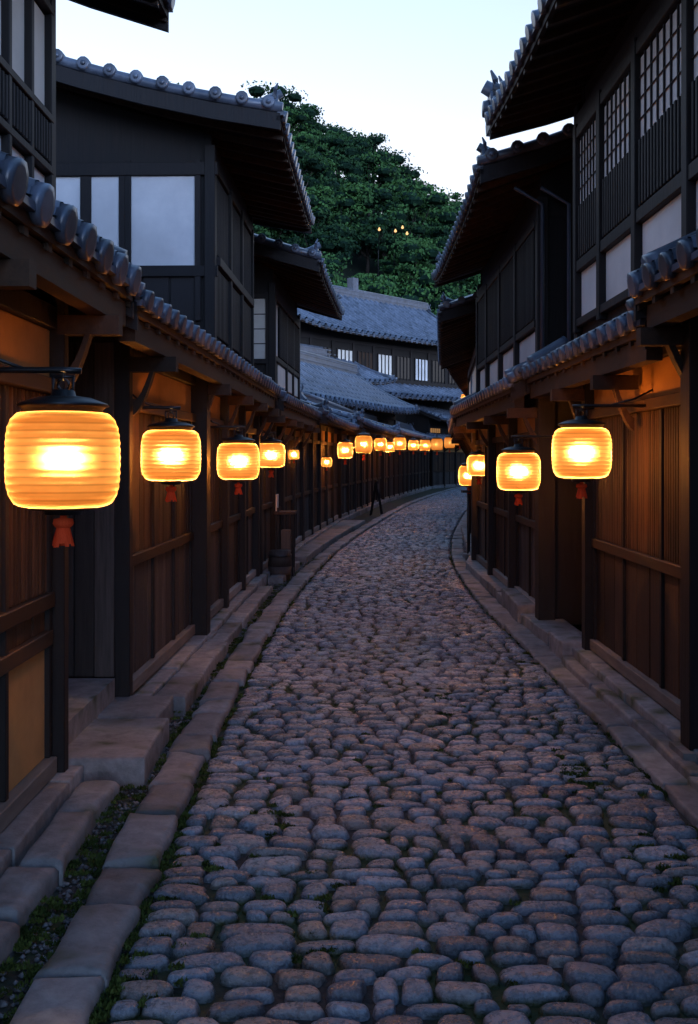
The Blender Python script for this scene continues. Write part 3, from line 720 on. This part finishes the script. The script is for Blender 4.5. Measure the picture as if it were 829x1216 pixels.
# ---------------------------------------------------------------- lanterns
def rev(profile,seg,flip=False):
    vs=[];fs=[]
    for r,z in profile:
        for k in range(seg): an=2*math.pi*k/seg; vs.append((r*math.cos(an),r*math.sin(an),z))
    for j in range(len(profile)-1):
        for k in range(seg): a=j*seg+k;b=j*seg+(k+1)%seg; fs.append((a,b,b+seg,a+seg))
    return vs,fs
def lmesh(name,parts):
    me=bpy.data.meshes.new(name); V=[];Fs=[];ms=[];mats=[]
    for (vs,fs),mt in parts:
        o=len(V); V+=vs; Fs+=[tuple(i+o for i in f) for f in fs]
        if mt not in mats: mats.append(mt)
        ms+=[mats.index(mt)]*len(fs)
    me.from_pydata(V,[],Fs)
    for k in mats: me.materials.append(M[k])
    me.polygons.foreach_set('material_index',ms); me.polygons.foreach_set('use_smooth',[True]*len(Fs)); me.update(); return me
hh=.425
prof=[]
NR=78
for i in range(NR+1):
    t=-1+2*i/NR; r=.33+.17*(1-abs(t)**3.6)**(1/2.2)
    r*= 1-.012*(0.5-.5*math.sin(2*math.pi*15*t*hh)) 
    prof.append((r,t*hh))
ME_paper=lmesh('paper',[(rev(prof,40),'paper')])
ME_cap=lmesh('cap',[(rev([(.02,.62),(.10,.62),(.11,.57),(.25,.55),(.385,.50),(.40,.475),(.37,.465),(.345,.44),(.345,.40),(.32,.40),(.32,.45),(.02,.5)],32),'metal')])
ME_ring=lmesh('base_ring',[(rev([(.02,-.43),(.27,-.41),(.30,-.41),(.30,-.445),(.17,-.455),(.16,-.49),(.02,-.49)],32),'metal')])
tp=[]
tp.append((rev([(.0,-.49),(.03,-.49),(.03,-.52),(.085,-.53),(.095,-.57),(.075,-.60),(.06,-.61)],12),'tassel'))
for k in range(20):
    an=k/20*6.28; c,s=math.cos(an),math.sin(an); j=random.uniform(-.02,.02)
    tp.append((([(c*.05-s*.016,s*.05+c*.016,-.58),(c*.05+s*.016,s*.05-c*.016,-.58),(c*.095+s*.018,s*.095-c*.018,-.76+j),(c*.095-s*.018,s*.095+c*.018,-.76+j)],[(0,1,2,3)]),'tassel'))
ME_tas=lmesh('tassel',tp)
ringpts=[(math.cos(t)*.05,0,.67+math.sin(t)*.05) for t in np.linspace(0,2*math.pi,13)]
tm=MB(); tube(tm,ringpts,.012,'metal',seg=6,cap=False); 
for sx_ in (-1,1): tube(tm,[(sx_*.09,0,.56),(sx_*.09,0,.74)],.014,'metal',seg=6)
tube(tm,[(-.1,0,.74),(.1,0,.74)],.014,'metal',seg=6)
ME_hook=lmesh('hook',[((tm.v,tm.f),'metal')])
bp_=[(.001,-.07),(.035,-.06),(.05,-.03),(.055,0),(.045,.03),(.03,.06),(.025,.1)]
ME_bulb=lmesh('bulb',[(rev(bp_,16),'bulb')])
ME_globe=lmesh('globe',[(rev(bp_,12),'lamp')])
def lantern(x,y,z,w,power=10,top=None,name='paper_lantern',tall=1.0,light=True,arm=None):
    e=empty(name,(x,y,z)); e.scale=(w,w,w*tall)
    rz=0 if arm is not None else random.uniform(-.3,.3); e.rotation_euler=(0,0,rz)
    for nm,me in (('paper',ME_paper),('cap',ME_cap),('base_ring',ME_ring),('tassel',ME_tas),('hook',ME_hook),('bulb',ME_bulb)):
        o=bpy.data.objects.new(nm,me); scene.collection.objects.link(o); o.parent=e
    if top:
        mb=MB(); l=(top-z)/(w*tall); tube(mb,[(0,0,.72),(0,0,l)],.012,'metal',seg=6)
        o=bpy.data.objects.new('cord',lmesh('cord',[((mb.v,mb.f),'metal')])); scene.collection.objects.link(o); o.parent=e
    if arm is not None:
        mb=MB(); dx=(arm-x)/w
        s=1 if dx<0 else -1
        tube(mb,[(.16*s,0,.79),(0,0,.80),(dx*.5,0,.80),(dx,0,.80)],.028,'metal',seg=8)
        tube(mb,[(dx*.35,0,.80),(dx*.7,0,.92),(dx,0,1.12)],.018,'metal',seg=6)
        tube(mb,[(0,0,.70),(0,0,.80)],.014,'metal',seg=6)
        o=bpy.data.objects.new('bracket',lmesh('bracket',[((mb.v,mb.f),'metal')])); scene.collection.objects.link(o); o.parent=e
    if light:
        ld=bpy.data.lights.new('bulb_light','POINT'); ld.energy=power; ld.color=(1,.5,.16); ld.shadow_soft_size=.03
        lo=bpy.data.objects.new('bulb_light',ld); scene.collection.objects.link(lo); lo.parent=e; lo.location=(0,0,.0)
    return e
def px(xp,yp,D): return (xp-414.5)/1200*D, D, H+(545-yp)/1200*D
def PL(xp,yp,wp,w,power,top=None,tall=1.0,arm=None):
    D=w*1200/wp; x,y,z=px(xp,yp,D); return lantern(x,y,z,w,power,top,tall=tall,arm=arm)
PW=190
PL(75,546,133,.46,PW,arm=-1.6); PL(203,541,71,.42,PW,arm=-1.57); PL(283,548,51,.42,PW,arm=-1.45); PL(322,541,34,.41,PW,arm=-1.33)
PL(691,538,70,.41,PW,arm=2.15); PL(616,560,52,.41,PW,arm=2.6)
PL(569,553,29,.38,PW,2.4)
PL(388,549,13,.26,30,2.5)
PL(349,540,13,.2,20,2.5)
for xp,yp,wp,w in ((410,535,19,.40),(432,528,21,.46),(452,528,15,.43),(463,531,12,.38),(475,527,15,.46),(491,529,12,.42),(505,529,13,.48),(519,528,14,.55),(534,526,13,.56),(546,523,12,.55)):
    PL(xp,yp,wp,w,300,2.6,tall=1.15)
for xp,yp,D in ((553,473,40),(567,466,33)):
    x,y,z=px(xp,yp,D); lantern(x,y,z,.36,60,None)
sx_,sy_=2.12,17.9
e=empty('street_lantern_post',(sx_,sy_,0)); mb=MB(); F0=Fr((sx_,sy_),(sx_,sy_+1),'R')
tube(mb,[(sx_,sy_,0),(sx_,sy_,1.2)],.03,'metal'); box(mb,F0,-.1,.1,-.1,.1,0,.12,'stone')
box(mb,F0,-.12,.12,-.12,.12,1.2,1.24,'metal')
mb.obj('post',e)
l=lantern(sx_,sy_,1.5,.36,PW*.7,None,tall=1.15)
# ---------------------------------------------------------------- small street furniture
e=empty('wooden_menu_stand',(-.95,15.6,0)); mb=MB(); F0=Fr((-1.0,15.4),(-1.0,16),'L')
for a,b in ((0,0),(.36,0),(0,.22),(.36,.22)): box(mb,F0,a,a+.035,b-.1,b-.065,0,.95+.1*(b<.1),'dark')
box(mb,F0,-.03,.43,-.14,.18,.95,.99,'wood'); box(mb,F0,.03,.37,-.06,.12,.35,.38,'wood'); box(mb,F0,.05,.35,-.04,.1,.385,.7,'grey'); box(mb,F0,.02,.38,-.12,-.1,1.0,1.25,'shoji'); mb.obj('stand',e)
e=empty('wooden_barrel',(-1.0,14.9,0)); mb=MB()
for z0,z1,r0,r1 in ((0,.22,.15,.18),(.22,.45,.18,.16)): tube(mb,[(-1.02,14.9,z0+.0),(-1.02,14.9,z1)],[r0,r1],'grey',seg=14)
for z,r in ((.08,.168),(.36,.173)): tube(mb,[(-1.02,14.9,z),(-1.02,14.9,z+.03)],r,'metal',seg=14)
mb.obj('barrel',e)
e=empty('folding_sign_board',(.75,32.5,0)); mb=MB(); F0=Fr((.85,32),(.95,33),'L')
for a in (0,.5):
    tube(mb,[F0.P(a,.18,0),F0.P(a,0,1.1)],.025,'dark',seg=6); tube(mb,[F0.P(a,-.18,0),F0.P(a,0,1.1)],.025,'dark',seg=6)
box(mb,F0,.03,.47,.03,.06,.45,1.0,'grey'); box(mb,F0,-.03,.53,-.03,.03,1.08,1.12,'dark'); mb.obj('board',e)
# ---------------------------------------------------------------- hill + trees
rX=[-90,-60,-25,-9.2,-1.6,4.2,7,10,13.5,17,21.7,33,60,120]; rZ=[30,38,44,44.5,42,37.5,35,33,31,29,25,18,12,6]
def hz(x,y):
    t=min(max((y-78)/62,0),1); t=t*t*(3-2*t)*.35+t*.65
    b=float(np.interp(x,rX,rZ)); 
    if y>140: b*=max(0,1-(y-140)/160)
    return -1+ b*t+1.6*noise.noise(Vector((x*.06,y*.06,1)))*t
mb=MB(); xs=np.linspace(-120,130,84); ys=np.linspace(76,290,60)
vs=[(float(x),float(y),hz(x,y)) for y in ys for x in xs]; W_=len(xs)
fs=[(j*W_+i,j*W_+i+1,(j+1)*W_+i+1,(j+1)*W_+i) for j in range(len(ys)-1) for i in range(W_-1)]
mb.add(vs,fs,'hill',.5,True); mb.obj('hill')
def forest():
    VS=[];TS=[];trunk=MB(); cores=MB()
    y=80
    while y<150:
        x=-48
        while x<62:
            X=x+random.uniform(-2,2); Yy=y+random.uniform(-2,2)
            if not(-.22*Yy<X<.27*Yy) and random.random()<.55: x+=5.2; continue
            g=hz(X,Yy); R=random.uniform(2.4,5.4); hgt=random.uniform(3.0,6.8)
            tt=random.random()**1.3
            if Yy<105: tt=min(1,tt+.3)
            nl=random.randint(15,22)
            tube(trunk,[(X,Yy,g-.5),(X+.2,Yy,g+hgt*.5),(X,Yy,g+hgt)],[.3,.2,.08],'bark',seg=5)
            for l in range(nl):
                a=random.random()*6.28; el=random.uniform(-.45,1.0); rr=R*random.uniform(.45,.9)
                cx=X+math.cos(a)*rr*math.sqrt(max(0,1-el*el*.8)); cy=Yy+math.sin(a)*rr*math.sqrt(max(0,1-el*el*.8)); cz=g+hgt+el*R*.75
                lr=R*random.uniform(.2,.38)
                if l%3==0: tube(trunk,[(X,Yy,g+hgt*.6),(cx,cy,cz)],[.1,.03],'bark',seg=4)
                n=110
                d=np.random.randn(n,3); d/=np.linalg.norm(d,axis=1)[:,None]
                d[:,2]=np.abs(d[:,2])*np.where(np.random.rand(n)<.8,1,-1)
                rad=lr*(.5+.75*np.random.rand(n)**.8); c=np.array([cx,cy,cz])+d*rad[:,None]*np.array([1.25,1.25,.6])
                s=np.random.uniform(.09,.26,n)
                u=np.random.randn(n,3); u-= (u*d).sum(1)[:,None]*d*.5; u/=np.linalg.norm(u,axis=1)[:,None]
                v=np.cross(u,d+.7*np.random.randn(n,3)); v/=np.linalg.norm(v,axis=1)[:,None]+1e-6
                u*=s[:,None]; v*=s[:,None]*.7
                q=np.stack([c-u,c+v,c+u,c-v],1)
                VS.append(q.reshape(-1,3))
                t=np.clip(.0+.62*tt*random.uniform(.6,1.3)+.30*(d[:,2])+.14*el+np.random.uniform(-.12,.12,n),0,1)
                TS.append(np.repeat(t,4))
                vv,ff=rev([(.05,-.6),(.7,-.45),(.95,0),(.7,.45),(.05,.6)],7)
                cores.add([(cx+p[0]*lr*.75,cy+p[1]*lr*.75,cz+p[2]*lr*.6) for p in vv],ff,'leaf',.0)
            x+=5.0
        y+=4.8
    Vn=np.concatenate(VS).astype(np.float32); T=np.concatenate(TS).astype(np.float32); nq=len(Vn)//4
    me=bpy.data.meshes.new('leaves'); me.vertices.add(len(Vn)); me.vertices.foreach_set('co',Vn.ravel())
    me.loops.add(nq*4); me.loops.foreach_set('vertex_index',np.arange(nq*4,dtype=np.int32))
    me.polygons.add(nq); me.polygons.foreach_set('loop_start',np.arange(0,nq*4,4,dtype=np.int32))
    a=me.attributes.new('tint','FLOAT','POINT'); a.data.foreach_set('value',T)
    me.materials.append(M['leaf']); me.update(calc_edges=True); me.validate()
    e=empty('distant_trees',(0,110,20))
    o=bpy.data.objects.new('leaves',me); scene.collection.objects.link(o); o.parent=e; o.matrix_parent_inverse=Matrix.Translation(e.location).inverted()
    trunk.obj('trunks',e); cores.obj('inner_crowns',e)
forest()
for X0,zr_ in ((.030,.227),(.053,.229),(.0575,.223),(.046,.2255)):
    D=80
    while D<140 and hz(X0*D,D)+8.5 < H+zr_*D: D+=1
    D-=5; X=X0*D; zz=H+zr_*D
    e=empty('hillside_lamp',(X,D,zz)); mb=MB(); tube(mb,[(X,D+4,hz(X,D+4)),(X,D+3,zz-1.5),(X,D,zz)],.05,'metal',seg=6); mb.obj('post',e)
    o=bpy.data.objects.new('globe',ME_globe); scene.collection.objects.link(o); o.parent=e; o.scale=(2.6,2.6,2.0)
# ---------------------------------------------------------------- world, sun, camera
w=bpy.data.worlds.new('World'); scene.world=w; w.use_nodes=True; nt=w.node_tree
sky=nt.nodes.new('ShaderNodeTexSky'); sky.sky_type='NISHITA'; sky.sun_disc=False
sky.sun_elevation=math.radians(7); sky.sun_rotation=math.radians(150); sky.ozone_density=1.5; sky.dust_density=2.0
bw=nt.nodes.new('ShaderNodeRGBToBW'); nt.links.new(sky.outputs[0],bw.inputs[0])
tc=nt.nodes.new('ShaderNodeTexCoord'); sp=nt.nodes.new('ShaderNodeSeparateXYZ'); nt.links.new(tc.outputs['Generated'],sp.inputs[0])
rp=ramp(nt,[(0,(.43,.43,.47)),(.20,(.42,.44,.50)),(.30,(.40,.455,.55)),(.42,(.38,.49,.68)),(.62,(.30,.53,.95)),(1,(.29,.54,1.0))])
nt.links.new(sp.outputs['Z'],rp.inputs[0])
ry=ramp(nt,[(.30,(.46,.56,.74)),(.62,(1,1,1))])
my=nt.nodes.new('ShaderNodeMapRange'); my.inputs['From Min'].default_value=-1; my.inputs['From Max'].default_value=1
nt.links.new(sp.outputs['Y'],my.inputs['Value']); nt.links.new(my.outputs[0],ry.inputs[0])
mm=nt.nodes.new('ShaderNodeVectorMath'); mm.operation='MULTIPLY'; nt.links.new(rp.outputs[0],mm.inputs[0]); nt.links.new(ry.outputs[0],mm.inputs[1])
mu=nt.nodes.new('ShaderNodeVectorMath'); mu.operation='SCALE'; nt.links.new(mm.outputs[0],mu.inputs[0]); nt.links.new(bw.outputs[0],mu.inputs['Scale'])
bg=nt.nodes['Background']; nt.links.new(mu.outputs[0],bg.inputs[0]); bg.inputs[1].default_value=1.32
sd=bpy.data.lights.new('sun','SUN'); sd.energy=.02; sd.angle=math.radians(10); sd.color=(1,.95,.9)
so=bpy.data.objects.new('sun',sd); scene.collection.objects.link(so)
so.rotation_euler=Vector((-math.sin(math.radians(150))*math.cos(.12),-math.cos(math.radians(150))*math.cos(.12),-math.sin(.12))).to_track_quat('-Z','Y').to_euler()
cd=bpy.data.cameras.new('camera'); cam=bpy.data.objects.new('camera',cd); scene.collection.objects.link(cam)
cam.location=(0,0,H); cam.rotation_euler=(math.radians(90),0,0); cd.lens=35.5; cd.sensor_width=36; cd.sensor_fit='AUTO'; cd.shift_y=-.052
cd.clip_start=.05; cd.clip_end=2000; scene.camera=cam
scene.view_settings.view_transform='Standard'; scene.view_settings.look='None'; scene.view_settings.exposure=0
